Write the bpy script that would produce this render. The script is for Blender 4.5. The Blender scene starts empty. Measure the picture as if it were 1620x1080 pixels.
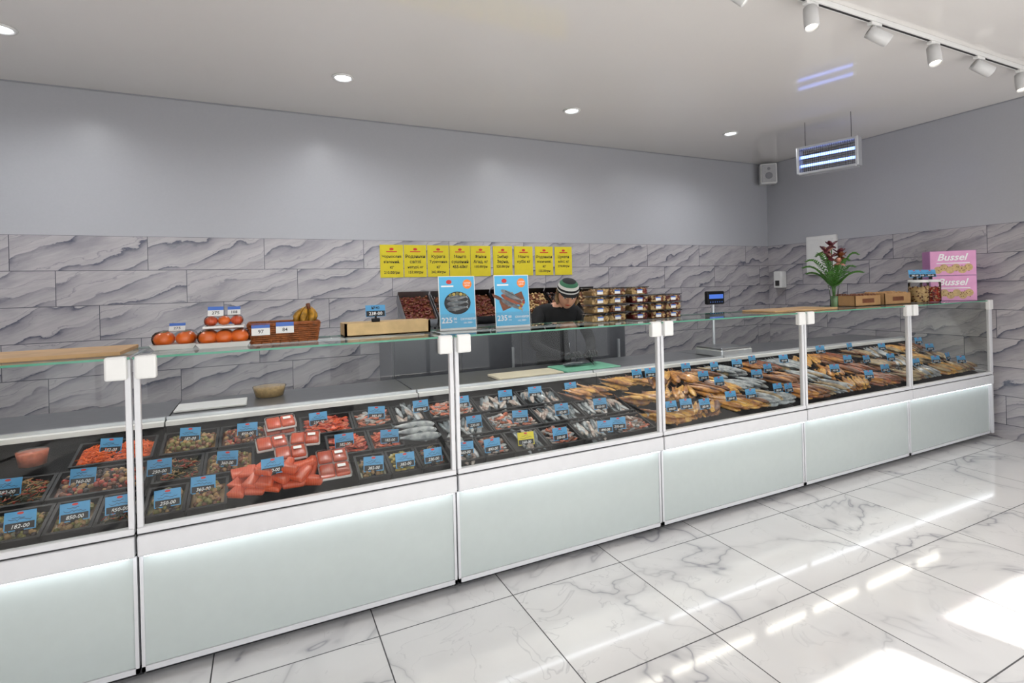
import bpy, bmesh, math, random
from mathutils import Matrix, Vector
random.seed(7)
R=random
sc=bpy.context.scene
col=sc.collection
pi=math.pi
# ------------------------------------------------------------------ materials
class NT:
    def __init__(s,name):
        s.mat=bpy.data.materials.new(name); s.mat.use_nodes=True
        s.t=s.mat.node_tree; s.n=s.t.nodes; s.l=s.t.links
        s.bsdf=s.n.get('Principled BSDF'); s.out=s.n.get('Material Output')
    def node(s,t,**k):
        n=s.n.new(t)
        for a,b in k.items(): setattr(n,a,b)
        return n
    def link(s,a,b): s.l.new(a,b)
    def m(s,op,a,b=None,c=None):
        n=s.n.new('ShaderNodeMath'); n.operation=op
        for i,x in enumerate((a,b,c)):
            if x is None: continue
            if isinstance(x,(int,float)): n.inputs[i].default_value=x
            else: s.l.new(x,n.inputs[i])
        return n.outputs[0]
    def ramp(s,fac,stops,interp='LINEAR'):
        n=s.n.new('ShaderNodeValToRGB'); n.color_ramp.interpolation=interp
        e=n.color_ramp.elements
        while len(e)<len(stops): e.new(0.5)
        for i,(p,c) in enumerate(stops):
            e[i].position=p; e[i].color=(c[0],c[1],c[2],1)
        s.l.new(fac,n.inputs[0]); return n.outputs[0]
    def noise(s,vec,scale,detail=3,rough=.5,dist=0):
        n=s.n.new('ShaderNodeTexNoise'); n.inputs['Scale'].default_value=scale
        n.inputs['Detail'].default_value=detail; n.inputs['Roughness'].default_value=rough
        n.inputs['Distortion'].default_value=dist
        if vec is not None: s.l.new(vec,n.inputs['Vector'])
        return n.outputs['Fac']
    def mix(s,fac,a,b):
        n=s.n.new('ShaderNodeMix'); n.data_type='RGBA'
        for x,i in ((fac,0),(a,6),(b,7)):
            if isinstance(x,(int,float)): n.inputs[i].default_value=x
            elif isinstance(x,tuple): n.inputs[i].default_value=(x[0],x[1],x[2],1)
            else: s.l.new(x,n.inputs[i])
        return n.outputs[2]
def srgb(r,g,b):
    f=lambda c:(c/255/12.92) if c/255<=.04045 else ((c/255+.055)/1.055)**2.4
    return (f(r),f(g),f(b))
def M(name,c,rough=.5,metal=0,var=.0,vscale=20,coat=0,emis=0,bump=0,c2=None,spec=.5):
    t=NT(name); b=t.bsdf
    b.inputs['Base Color'].default_value=(*c,1); b.inputs['Roughness'].default_value=rough
    b.inputs['Metallic'].default_value=metal; b.inputs['Coat Weight'].default_value=coat
    b.inputs['Specular IOR Level'].default_value=spec
    g=t.node('ShaderNodeTexCoord')
    if var or c2:
        f=t.noise(g.outputs['Object'],vscale,3)
        f=t.ramp(f,[(.35,(0,0,0)),(.65,(1,1,1))])
        d=c2 if c2 else tuple(x*(1-var) for x in c)
        t.link(t.mix(f,c,d),b.inputs['Base Color'])
    if bump:
        f=t.noise(g.outputs['Object'],vscale*2,3)
        bn=t.node('ShaderNodeBump'); bn.inputs['Strength'].default_value=bump; bn.inputs['Distance'].default_value=.004
        t.link(f,bn.inputs['Height']); t.link(bn.outputs[0],b.inputs['Normal'])
    if emis:
        b.inputs['Emission Color'].default_value=(*c,1); b.inputs['Emission Strength'].default_value=emis
    return t.mat
def glassmat(name,tint=(.97,.99,.98),ior=1.45,rough=0.0):
    t=NT(name); t.n.remove(t.bsdf)
    tr=t.node('ShaderNodeBsdfTransparent'); tr.inputs[0].default_value=(*tint,1)
    gl=t.node('ShaderNodeBsdfGlossy'); gl.inputs['Roughness'].default_value=rough
    fr=t.node('ShaderNodeFresnel'); fr.inputs[0].default_value=ior
    mx=t.node('ShaderNodeMixShader'); t.link(fr.outputs[0],mx.inputs[0]); t.link(tr.outputs[0],mx.inputs[1]); t.link(gl.outputs[0],mx.inputs[2])
    t.link(mx.outputs[0],t.out.inputs[0]); return t.mat

white=M('white_enamel',srgb(216,217,220),.35,var=.03)
whitep=M('white_plastic',srgb(228,228,226),.4,var=.03)
alu=M('aluminium',srgb(205,208,212),.3,.6,var=.05)
steel=M('stainless_steel',srgb(146,148,152),.3,.8,var=.08)
black=M('black_plastic',srgb(14,14,16),.5,var=.2,spec=.25)
blackm=M('black_matte',srgb(11,11,13),.85,var=.2,spec=.15)
dark=M('dark_kick',srgb(50,50,52),.7,var=.1)
cabm=M('grey_cabinet',srgb(104,105,110),.4,var=.1); cabd=M('cabinet_door',srgb(84,86,92),.3,var=.1)
panelm=M('frosted_green_glass',srgb(191,200,198),.12,var=.02,coat=.4)
glass=glassmat('clear_glass',(.92,.95,.94),1.40); glasst=glassmat('shelf_glass',(.90,.96,.93),1.48)
plastic=glassmat('clear_plastic',(.95,.95,.95),1.25,.08)
edge=M('glass_green_edge',srgb(84,150,125),.15,var=.1)
led=M('led_strip',(.9,.95,1),.5,emis=7)
wood=M('pine_wood',srgb(214,182,130),.6,var=.2,vscale=14)
wood2=M('plywood',srgb(196,158,112),.6,var=.18,vscale=10)
wick=M('wicker',srgb(158,88,40),.6,var=.45,vscale=60)
orange=M('persimmon_skin',srgb(236,110,24),.3,var=.15,vscale=30,coat=.4)
yellow=M('banana_skin',srgb(200,146,34),.45,var=.6,vscale=40)
green=M('leaf_green',srgb(70,125,45),.5,var=.4,vscale=30)
cardb=M('cardboard',srgb(176,136,92),.8,var=.12)
ink=M('ink_black',(.012,.012,.014),.6)
inkw=M('ink_white',(.85,.85,.85),.6)
red=M('print_red',srgb(200,45,35),.5)
org=M('print_orange',srgb(240,130,40),.5)
tagblue=M('tag_blue',srgb(78,154,204),.45,var=.05)
postblue=M('poster_blue',srgb(80,176,220),.35,var=.06,vscale=5)
yelp=M('yellow_paper',srgb(222,204,30),.6,var=.05)
pink=M('pink_carton',srgb(222,156,198),.45,var=.06)
lilac=M('lilac_carton',srgb(180,120,170),.45,var=.06)
skin=M('skin',srgb(215,160,130),.5,var=.08)
hair=M('blond_hair',srgb(160,130,92),.6,var=.4,vscale=80)
cloth=M('black_cloth',srgb(24,25,28),.85,var=.25,vscale=25,bump=.3)
rubber=M('black_glove',srgb(16,16,20),.35,var=.1)
capg=M('cap_green',srgb(50,110,80),.7); capw=M('cap_white',srgb(220,220,215),.7)
gboard=M('green_board',srgb(120,190,160),.5,var=.05)
cream=M('cream_board',srgb(225,215,190),.5,var=.05)

def salmonmat():
    t=NT('salmon_flesh'); g=t.node('ShaderNodeTexCoord')
    w=t.node('ShaderNodeTexWave'); w.inputs['Scale'].default_value=34; w.inputs['Distortion'].default_value=3; w.inputs['Detail'].default_value=1
    t.link(g.outputs['Object'],w.inputs['Vector'])
    c=t.ramp(w.outputs['Fac'],[(0,srgb(206,78,30)),(.75,srgb(212,88,40)),(1,srgb(218,106,60))])
    n=t.noise(g.outputs['Object'],14,3); c=t.mix(t.m('MULTIPLY',n,.6),c,srgb(180,54,20))
    t.link(c,t.bsdf.inputs['Base Color']); t.bsdf.inputs['Roughness'].default_value=.35
    t.bsdf.inputs['Coat Weight'].default_value=.2
    return t.mat
salmon=salmonmat()
F_=lambda n,a,b,v=25,r=.35:M(n,srgb(*a),r,c2=srgb(*b),vscale=v,coat=.3)
gold=F_('smoked_gold',(196,134,50),(120,66,22)); goldb=F_('smoked_back',(70,42,22),(120,72,30)); amber=F_('smoked_amber',(214,164,70),(150,96,36),30); bronze=F_('smoked_bronze',(132,78,34),(72,38,18),30)
copper=F_('smoked_copper',(160,82,34),(92,44,20)); silver=F_('fish_silver',(176,180,182),(110,116,120)); silb=F_('fish_back',(40,54,62),(84,96,100),60)
tan=F_('dried_fish',(172,150,112),(110,92,62)); tanb=F_('dried_back',(82,68,48),(54,44,34))
fillet=F_('herring_fillet',(190,180,170),(130,104,94),40)
carrot=M('carrot_shreds',srgb(240,105,20),.45,var=.2,vscale=50)
olive=M('olive_green',srgb(120,115,50),.35,var=.35,vscale=60); olived=M('olive_dark',srgb(48,34,34),.3,var=.3,vscale=60)
mush=M('mushroom_beige',srgb(170,134,84),.4,var=.35,vscale=60)
seaw=M('seaweed_dark',srgb(54,58,28),.4,var=.4,vscale=60); redp=M('red_pepper',srgb(170,54,30),.4,var=.3,vscale=60)
shrimp=M('shrimp_pink',srgb(206,116,86),.4,var=.25,vscale=60); squid=M('squid_yellow',srgb(200,174,80),.45,var=.3,vscale=60)
brown=M('dried_fruit_brown',srgb(120,66,34),.45,var=.4,vscale=60); nut=M('nut_cream',srgb(206,174,120),.5,var=.25,vscale=60)
datem=M('date_maroon',srgb(110,32,30),.4,var=.35,vscale=60)

# ------------------------------------------------------------------ mesh builder
def T(x,y,z): return Matrix.Translation((x,y,z))
def RX(a): return Matrix.Rotation(a,4,'X')
def RY(a): return Matrix.Rotation(a,4,'Y')
def RZ(a): return Matrix.Rotation(a,4,'Z')
def S(x,y,z): return Matrix.Diagonal((x,y,z,1))
class MB:
    def __init__(s): s.v=[];s.f=[];s.mi=[];s.mats=[];s.sm=[]
    def add(s,vf,mat,Mx=None,smooth=False,mats=None):
        v,f=vf; b=len(s.v)
        for p in v: s.v.append(tuple(Mx@Vector(p)) if Mx is not None else tuple(p))
        ml=mats if mats else [mat]*len(f)
        for q,mm in zip(f,ml):
            if mm not in s.mats: s.mats.append(mm)
            s.f.append([i+b for i in q]); s.mi.append(s.mats.index(mm)); s.sm.append(smooth)
        return s
    def build(s,name,parent=None,mesh_only=False,origin=None):
        if origin is None:
            xs=[p[0] for p in s.v];ys=[p[1] for p in s.v];zs=[p[2] for p in s.v]
            origin=((min(xs)+max(xs))/2,(min(ys)+max(ys))/2,min(zs))
        o=Vector(origin)
        me=bpy.data.meshes.new(name)
        me.from_pydata([tuple(Vector(p)-o) for p in s.v],[],s.f)
        for m in s.mats: me.materials.append(m)
        me.polygons.foreach_set('material_index',s.mi); me.polygons.foreach_set('use_smooth',s.sm)
        me.update()
        if mesh_only: return me
        ob=bpy.data.objects.new(name,me); col.objects.link(ob); ob.location=o
        if parent: ob.parent=parent; ob.location=o-parent.location
        return ob
def empty(name,loc):
    e=bpy.data.objects.new(name,None); e.empty_display_size=.1; col.objects.link(e); e.location=loc; return e
def box(x0,x1,y0,y1,z0,z1):
    return ([(x0,y0,z0),(x1,y0,z0),(x1,y1,z0),(x0,y1,z0),(x0,y0,z1),(x1,y0,z1),(x1,y1,z1),(x0,y1,z1)],
     [(0,3,2,1),(4,5,6,7),(0,1,5,4),(1,2,6,5),(2,3,7,6),(3,0,4,7)])
def rbox(x0,x1,y0,y1,z0,z1,r=.005,seg=2):
    bm=bmesh.new(); v,f=box(x0,x1,y0,y1,z0,z1); vs=[bm.verts.new(p) for p in v]
    for q in f: bm.faces.new([vs[i] for i in q])
    bmesh.ops.bevel(bm,geom=bm.edges[:],offset=r,segments=seg,affect='EDGES',profile=.5)
    bm.verts.index_update()
    o=([tuple(p.co) for p in bm.verts],[[p.index for p in q.verts] for q in bm.faces]); bm.free(); return o
def quad(a,b,c,d): return ([a,b,c,d],[(0,1,2,3)])
def lathe(prof,n=16,cap=True):
    v=[];f=[]
    for r,z in prof:
        for i in range(n): a=2*pi*i/n; v.append((r*math.cos(a),r*math.sin(a),z))
    for k in range(len(prof)-1):
        for i in range(n):
            j=(i+1)%n; f.append((k*n+i,k*n+j,(k+1)*n+j,(k+1)*n+i))
    if cap:
        f.append(tuple(range(n-1,-1,-1))); f.append(tuple((len(prof)-1)*n+i for i in range(n)))
    return v,f
def ell(rx,ry,rz,n=8,m=5):
    prof=[(max(.02,math.sin(pi*k/m)),-math.cos(pi*k/m)) for k in range(m+1)]
    v,f=lathe(prof,n); return [(p[0]*rx,p[1]*ry,p[2]*rz) for p in v],f
def tube(pts,rad,n=8):
    v=[];f=[];P=[Vector(p) for p in pts]
    if isinstance(rad,(int,float)): rad=[rad]*len(P)
    up=Vector((0,0,1))
    for k,p in enumerate(P):
        d=(P[min(k+1,len(P)-1)]-P[max(k-1,0)]).normalized()
        a=d.cross(up); 
        if a.length<.05: a=d.cross(Vector((0,1,0)))
        a.normalize(); b=a.cross(d)
        for i in range(n):
            t=2*pi*i/n; v.append(tuple(p+(a*math.cos(t)+b*math.sin(t))*rad[k]))
    for k in range(len(P)-1):
        for i in range(n):
            j=(i+1)%n; f.append((k*n+i,(k+1)*n+i,(k+1)*n+j,k*n+j))
    f.append(tuple(range(n))); f.append(tuple((len(P)-1)*n+i for i in range(n-1,-1,-1)))
    return v,f
_tc={}
def text(s,size=1,bold=0,shear=0,align='CENTER'):
    k=(s,size,bold,shear,align)
    if k in _tc: return _tc[k]
    c=bpy.data.curves.new('t','FONT'); c.body=s; c.size=size; c.align_x=align; c.align_y='CENTER'; c.offset=bold*.35; c.shear=shear; c.resolution_u=2
    o=bpy.data.objects.new('t',c); col.objects.link(o)
    dg=bpy.context.evaluated_depsgraph_get(); dg.update()
    me=bpy.data.meshes.new_from_object(o.evaluated_get(dg))
    r=([tuple(v.co) for v in me.vertices],[list(p.vertices) for p in me.polygons])
    bpy.data.objects.remove(o); bpy.data.curves.remove(c); bpy.data.meshes.remove(me)
    _tc[k]=r; return r
FY=RX(pi/2)  # XY -> facing -Y
def disc(r,n=24,rx=None):
    rx=rx or r
    return ([(rx*math.cos(2*pi*i/n),r*math.sin(2*pi*i/n),0) for i in range(n)],[tuple(range(n))])
def rect(x0,x1,y0,y1): return ([(x0,y0,0),(x1,y0,0),(x1,y1,0),(x0,y1,0)],[(0,1,2,3)])

# ------------------------------------------------------------------ room dims
Yc=2.4285; X0=-0.4603; L=1.2933; Yw=4.879; Hc=3.0656; Ht=1.967; Hg=1.272
XL=-4.2; YF=-3.0
def xr(y): return 6.0939+.0389*(y-2.5)
def floormat():
    t=NT('marble_floor_tiles'); g=t.node('ShaderNodeNewGeometry'); sep=t.node('ShaderNodeSeparateXYZ'); t.link(g.outputs['Position'],sep.inputs[0])
    x,y=sep.outputs[0],sep.outputs[1]
    fx=t.m('DIVIDE',t.m('SUBTRACT',x,.4212-6.42),.642); fy=t.m('DIVIDE',t.m('SUBTRACT',y,2.3076-6.541),.6541)
    ix=t.m('FLOOR',fx); iy=t.m('FLOOR',fy); rx=t.m('FRACT',fx); ry=t.m('FRACT',fy)
    ex=t.m('MINIMUM',rx,t.m('SUBTRACT',1,rx)); ey=t.m('MINIMUM',ry,t.m('SUBTRACT',1,ry))
    grout=t.m('LESS_THAN',t.m('MINIMUM',ex,ey),.0042)
    cb=t.node('ShaderNodeCombineXYZ'); t.link(ix,cb.inputs[0]); t.link(iy,cb.inputs[1])
    wn=t.node('ShaderNodeTexWhiteNoise'); t.link(cb.outputs[0],wn.inputs['Vector'])
    vm=t.node('ShaderNodeVectorMath',operation='MULTIPLY_ADD'); t.link(wn.outputs['Color'],vm.inputs[0]); vm.inputs[1].default_value=(9,9,9); t.link(g.outputs['Position'],vm.inputs[2])
    n1=t.noise(vm.outputs[0],1.2,4,.5,.8)
    v1=t.m('ABSOLUTE',t.m('SUBTRACT',n1,.5)); vein=t.ramp(v1,[(0,(.9,.9,.9)),(.007,(.35,.35,.35)),(.03,(.1,.1,.1)),(.08,(0,0,0))])
    n2=t.noise(vm.outputs[0],2.6,4,.55,1.0); v2=t.m('ABSOLUTE',t.m('SUBTRACT',n2,.52)); vein2=t.ramp(v2,[(0,(.35,.35,.35)),(.008,(0,0,0))])
    msk=t.ramp(t.noise(vm.outputs[0],1.0,1),[(.42,(0,0,0)),(.6,(1,1,1))])
    vv=t.m('MULTIPLY',t.m('MAXIMUM',vein,vein2),t.m('ADD',t.m('MULTIPLY',msk,.8),.2))
    c=t.mix(t.noise(vm.outputs[0],2,3),srgb(220,219,218),srgb(204,204,205)); c=t.mix(vv,c,srgb(142,142,149)); c=t.mix(grout,c,srgb(70,70,72))
    t.link(c,t.bsdf.inputs['Base Color'])
    t.link(t.m('ADD',t.m('MULTIPLY',grout,.5),.08),t.bsdf.inputs['Roughness'])
    return t.mat
def wallmat(name,axis):
    t=NT(name); g=t.node('ShaderNodeNewGeometry'); sep=t.node('ShaderNodeSeparateXYZ'); t.link(g.outputs['Position'],sep.inputs[0])
    x,z=sep.outputs[axis],sep.outputs[2]
    r=t.m('DIVIDE',t.m('SUBTRACT',Ht,z),.262); row=t.m('FLOOR',r); rf=t.m('FRACT',r)
    c_=t.m('DIVIDE',t.m('SUBTRACT',x,t.m('MULTIPLY',row,.255)),.82); c_=t.m('ADD',c_,.983); cc=t.m('FLOOR',c_); cf=t.m('FRACT',c_)
    ex=t.m('MULTIPLY',t.m('MINIMUM',cf,t.m('SUBTRACT',1,cf)),.82); ez=t.m('MULTIPLY',t.m('MINIMUM',rf,t.m('SUBTRACT',1,rf)),.262)
    grout=t.m('LESS_THAN',t.m('MINIMUM',ex,ez),.0024)
    cb=t.node('ShaderNodeCombineXYZ'); t.link(cc,cb.inputs[0]); t.link(row,cb.inputs[1])
    wn=t.node('ShaderNodeTexWhiteNoise'); t.link(cb.outputs[0],wn.inputs['Vector'])
    a=math.radians(20 if axis==0 else -20)
    u=t.m('ADD',t.m('MULTIPLY',x,math.cos(a)),t.m('MULTIPLY',z,math.sin(a)))
    v=t.m('SUBTRACT',t.m('MULTIPLY',z,math.cos(a)),t.m('MULTIPLY',x,math.sin(a)))
    def warped(su,sv,scale,detail,rough,off):
        cv=t.node('ShaderNodeCombineXYZ'); t.link(t.m('MULTIPLY',u,su),cv.inputs[0]); t.link(t.m('MULTIPLY',v,sv),cv.inputs[1]); cv.inputs[2].default_value=off
        vm=t.node('ShaderNodeVectorMath',operation='MULTIPLY_ADD'); t.link(wn.outputs['Color'],vm.inputs[0]); vm.inputs[1].default_value=(7,7,7); t.link(cv.outputs[0],vm.inputs[2])
        return t.noise(vm.outputs[0],scale,detail,rough)
    w1=warped(1.3,1.6,1.8,2,.5,0); w2=warped(.9,2,8,5,.62,3); w3=warped(.7,2.4,2.6,3,.5,6); w4=warped(.8,6,7,6,.68,9)
    s0=t.m('ADD',t.m('MULTIPLY',v,6.8),t.m('MULTIPLY',w1,2.2)); s0=t.m('ADD',s0,t.m('MULTIPLY',w2,.45)); s0=t.m('ADD',s0,t.m('MULTIPLY',wn.outputs['Value'],5))
    fr=t.m('FRACT',s0)
    k=t.ramp(fr,[(0,(.0,.0,.0)),(.30,(.05,.05,.05)),(.58,(.24,.24,.24)),(.82,(.46,.46,.46)),(.92,(.78,.78,.78)),(.955,(.95,.95,.95)),(.975,(.25,.25,.25)),(1,(.0,.0,.0))])
    f2=t.m('FRACT',t.m('ADD',t.m('MULTIPLY',s0,1.7),t.m('MULTIPLY',w3,1.5)))
    k2=t.ramp(f2,[(0,(0,0,0)),(.90,(.06,.06,.06)),(.96,(.6,.6,.6)),(.98,(0,0,0))])
    stren=t.ramp(w3,[(.34,(.15,.15,.15)),(.56,(1,1,1))])
    kk=t.m('MAXIMUM',t.m('MULTIPLY',k,stren),t.m('MULTIPLY',k2,.7))
    base=t.mix(w4,srgb(202,197,198),srgb(154,150,155))
    c=t.mix(kk,base,srgb(68,73,92))
    c=t.mix(grout,c,srgb(88,88,96))
    pn=t.noise(g.outputs['Position'],60,2); paint=t.mix(pn,srgb(176,177,182),srgb(171,172,177))
    up=t.m('GREATER_THAN',z,Ht)
    t.link(t.mix(up,c,paint),t.bsdf.inputs['Base Color'])
    t.link(t.m('ADD',t.m('MULTIPLY',up,.14),.18),t.bsdf.inputs['Roughness'])
    return t.mat
fm=floormat()
MB().add(box(XL-.2,6.5,YF-.2,Yw+.2,-.1,0),fm).build('floor')
ceilm=M('stretch_ceiling',srgb(225,222,219),.07,var=.01,vscale=2)
MB().add(box(XL-.2,6.5,YF-.2,Yw+.2,Hc,Hc+.1),ceilm).build('ceiling')
wb=wallmat('back_wall_tile_and_paint',0); ws=wallmat('side_wall_tile_and_paint',1)
MB().add(box(XL-.2,6.5,Yw,Yw+.2,0,Hc),wb).build('wall_back')
v=[(xr(YF),YF,0),(6.5,YF,0),(6.5,Yw,0),(xr(Yw),Yw,0)]; v+=[(a,b,Hc) for a,b,c in v]
MB().add((v,[(0,3,2,1),(4,5,6,7),(0,1,5,4),(1,2,6,5),(2,3,7,6),(3,0,4,7)]),ws).build('wall_right')
plain=M('grey_paint',srgb(176,176,180),.5,var=.03)
MB().add(box(XL-.2,XL,YF,Yw,0,Hc),plain).build('wall_left')
trimm=M('trim_grey',srgb(150,151,156),.5,var=.03)
MB().add(box(XL,xr(Yw),Yw-.008,Yw,Hc-.010,Hc),trimm).build('trim_1')
MB().add(([(xr(YF)-.008,YF,Hc-.010),(xr(YF),YF,Hc-.010),(xr(Yw),Yw,Hc-.010),(xr(Yw)-.008,Yw,Hc-.010),(xr(YF)-.008,YF,Hc),(xr(YF),YF,Hc),(xr(Yw),Yw,Hc),(xr(Yw)-.008,Yw,Hc)],box(0,1,0,1,0,1)[1]),trimm).build('trim_2')
# front wall with windows (behind the camera)
zt=2.86; zb=.15; wins=[(-2.4,-1.3),(-.9,.9),(1.2,3.4),(3.7,5.8)]
fw=MB(); fw.add(box(XL,6.0,YF-.2,YF,zt,Hc),plain).add(box(XL,6.0,YF-.2,YF,0,zb),plain)
e=[XL]+[q for w in wins for q in w]+[6.0]
for i in range(0,len(e),2): fw.add(box(e[i],e[i+1],YF-.2,YF,zb,zt),plain)
fw.build('wall_front')
for i,(a,b) in enumerate(wins):
    w=MB()
    for x0,x1,z0,z1 in ((a,a+.05,zb,zt),(b-.05,b,zb,zt),(a,b,zb,zb+.05),(a,b,zt-.05,zt),((a+b)/2-.025,(a+b)/2+.025,zb,zt)):
        w.add(box(x0,x1,YF-.12,YF-.06,z0,z1),white)
    w.build('window_%d'%(i+1))

# ------------------------------------------------------------------ counter
SL=.3158
def dz(y): return .62+SL*(y-2.4785)
tilt=math.atan(SL)
def counter(xa,xb,end=False):
    c=MB(); g=.004
    x0,x1=xa+g,xb-g
    c.add(box(x0,x1,2.52,3.66,0,.06),dark)
    c.add(box(x0,x1,2.50,3.70,.055,.50),white)                # body
    c.add(box(x0+.012,x1-.012,2.452,2.50,.072,.500),panelm)     # glass panel
    c.add(box(x0,x0+.012,2.446,2.50,.05,.5),white).add(box(x1-.012,x1,2.446,2.50,.05,.5),white)
    c.add(box(x0,x1,2.446,2.50,.05,.07),white)
    c.add(rbox(x0,x1,2.412,2.50,.508,.588,.006),white)         # bumper
    c.add(box(x0,x1,2.424,2.46,.588,.594),dark)
    c.add(rbox(x0,x1,2.418,2.452,.594,.618,.004),white)
    c.add(box(x0+.02,x1-.02,2.424,2.438,.5035,.508),led)
    # inner well
    c.add(box(x0,x1,2.452,2.47,.50,.60),blackm)
    c.add(([(x0,2.46,.575),(x1,2.46,.575),(x1,3.10,.575+SL*.64),(x0,3.10,.575+SL*.64)],[(0,1,2,3)]),blackm)
    n=40
    for k in range(n):                                        # black air grille
        xx=x0+(k+.5)*(x1-x0)/n
        c.add(box(xx-.004,xx+.004,2.455,2.475,.58,.612),black)
    for k in range(3): c.add(box(x0,x1,2.455+.008*k,2.458+.008*k,.606,.612),black)
    c.add(box(x0,x1,3.10,3.125,.5,.845),blackm)               # riser
    c.add(box(x0,x1,3.10,3.14,.850,.872),whitep)
    c.add(box(x0,x1,3.125,3.70,.50,.862),steel)
    c.add(box(x0,x1,3.14,3.70,.862,.870),steel)
    c.add(box(x0,x1,3.14,3.16,.870,.888),alu)
    # glass
    c.add(quad((x0+.025,2.432,.61),(x1-.025,2.432,.61),(x1-.025,2.432,Hg-.01),(x0+.025,2.432,Hg-.01)),glass)
    c.add(quad((x0,2.415,Hg-.001),(x1,2.415,Hg-.001),(x1,2.87,Hg-.001),(x0,2.87,Hg-.001)),glasst)
    c.add(box(x0,x1,2.413,2.416,Hg-.009,Hg-.0005),edge).add(box(x0,x1,2.869,2.872,Hg-.009,Hg-.0005),edge)
    for xx in (x0,x1-.020):
        c.add(rbox(xx,xx+.020,2.424,2.450,.61,Hg-.01,.003),white)
        c.add(box(xx+.003,xx+.017,2.45,2.86,Hg-.022,Hg-.010),alu)
    for xx in (x0+.008,x1-.078):
        c.add(rbox(xx,xx+.07,2.398,2.432,Hg-.085,Hg+.004,.008),whitep)
    # case lamp
    c.add(rbox(x0+.02,x1-.02,2.84,2.868,Hg-.030,Hg-.012,.004),alu)
    if end:
        c.add(rbox(xb-.003,xb+.028,2.43,3.70,.05,.62,.004),white)
        c.add(rbox(xb-.003,xb+.020,2.424,2.46,.61,Hg,.004),white)
        c.add(quad((xb+.005,2.45,.62),(xb+.005,3.1,.87),(xb+.005,2.86,Hg-.01),(xb+.005,2.45,Hg-.01)),glass)
    c.build('refrigerated_display_counter')
    la=bpy.data.lights.new('case_lamp','AREA'); la.shape='RECTANGLE'; la.size=1.15; la.size_y=.03; la.energy=2.2; la.color=(1,.92,.82)
    lo=bpy.data.objects.new('case_lamp',la); col.objects.link(lo); lo.location=((xa+xb)/2,2.85,Hg-.035); lo.rotation_euler=(math.radians(-12),0,0)
for i in range(-2,5): counter(X0+i*L,X0+(i+1)*L,i==4)

# ------------------------------------------------------------------ price tags
def tagmesh(price,kind=0):
    b=MB(); w,h=.092,.068
    up=T(0,0,.022)@RX(math.radians(-14))
    b.add(box(-w/2,w/2,0,.0015,0,h),tagblue if kind==0 else yelp,up)
    b.add(rect(-w/2+.004,w/2-.004,.004,h*.42),ink,up@T(0,-.0006,0)@FY)
    b.add(text(price,.019,.0004,.25),inkw,up@T(0,-.0012,h*.22)@FY)
    for row,(zz,n) in enumerate(((.56,14),(.72,8))):   # illegible handwriting
        pts=[(-.034+.0052*k+.01*row,R.uniform(-.0045,.0045)) for k in range(n)]
        vv=[];ff=[]
        for k,(px,py) in enumerate(pts): vv+=[(px,py-.0009,0),(px,py+.0009,0)]
        for k in range(len(pts)-1): ff.append((2*k,2*k+2,2*k+3,2*k+1))
        b.add((vv,ff),ink,up@T(0,-.0008,h*zz)@FY)
    b.add(disc(.0045,12,.010),red,up@T(.0,-.0008,h*.90)@FY)
    b.add(box(-.012,.012,-.002,.012,0,.026),black)
    return b.build('price_tag_mesh',mesh_only=True,origin=(0,0,0))
prices=['890-00','850-00','360-00','382-00','235-00','182-00','230-00','250-00']
TM=[tagmesh(p) for p in prices]; TY=tagmesh('160-00',1)
tags=[[(-.83,2.53),(-.67,2.53),(-.53,2.53),(-.94,2.75),(-.70,2.75),(-.65,2.96),(-1.1,2.53),(-1.35,2.53),(-1.25,2.75),(-1.5,2.96)],
[(-.37,2.52),(-.25,2.57),(-.43,2.74),(-.34,2.97),(-.17,2.73),(-.09,2.95),(.02,2.55),(.25,2.97),(.35,2.74),(.55,2.96),(.45,2.52),(.60,2.51),(.57,2.72),(.74,2.51),(.81,2.97)],
[(1.06,2.96),(1.05,2.74),(.91,2.52),(1.06,2.51),(1.35,2.97),(1.33,2.73),(1.26,2.52),(1.56,2.97),(1.62,2.74),(1.47,2.51),(1.83,2.97),(1.77,2.51),(1.87,2.52),(1.90,2.74)],
[(2.31,2.55),(2.43,2.55),(2.56,2.52),(2.84,2.56),(3.02,2.55),(3.32,2.57),(3.41,2.55),(2.39,2.98),(2.51,2.98),(2.89,2.85),(2.94,2.75),(3.36,2.78),(2.86,2.99),(3.12,2.96),(3.36,2.96),(3.57,2.99),(3.56,2.84),(3.89,2.95)],
[(4.48,3.03),(4.18,2.71),(4.89,3.02),(4.53,2.82),(4.38,2.56),(4.73,2.78),(4.69,2.61),(5.26,2.95),(5.05,2.76)],
[(5.19,2.63),(5.50,2.63),(5.75,2.65),(5.84,2.84),(5.80,2.57),(5.93,2.98)]]
for gi,gl in enumerate(tags):
    for (x,y) in gl:
        me=TY if (gi==2 and abs(x-1.26)<.01) else (TM[0] if (x,y)==(.02,2.55) else R.choice(TM))
        o=bpy.data.objects.new('price_tag',me); col.objects.link(o)
        lift=.0 if gi<3 else .035
        if (x,y)==(.02,2.55): lift=.045
        o.location=(x,y-.01,dz(y)+lift-.006); o.rotation_euler=(0,0,R.uniform(-.35,.1))
        if gi>=3: o.scale=(.95,.95,.95)

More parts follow.
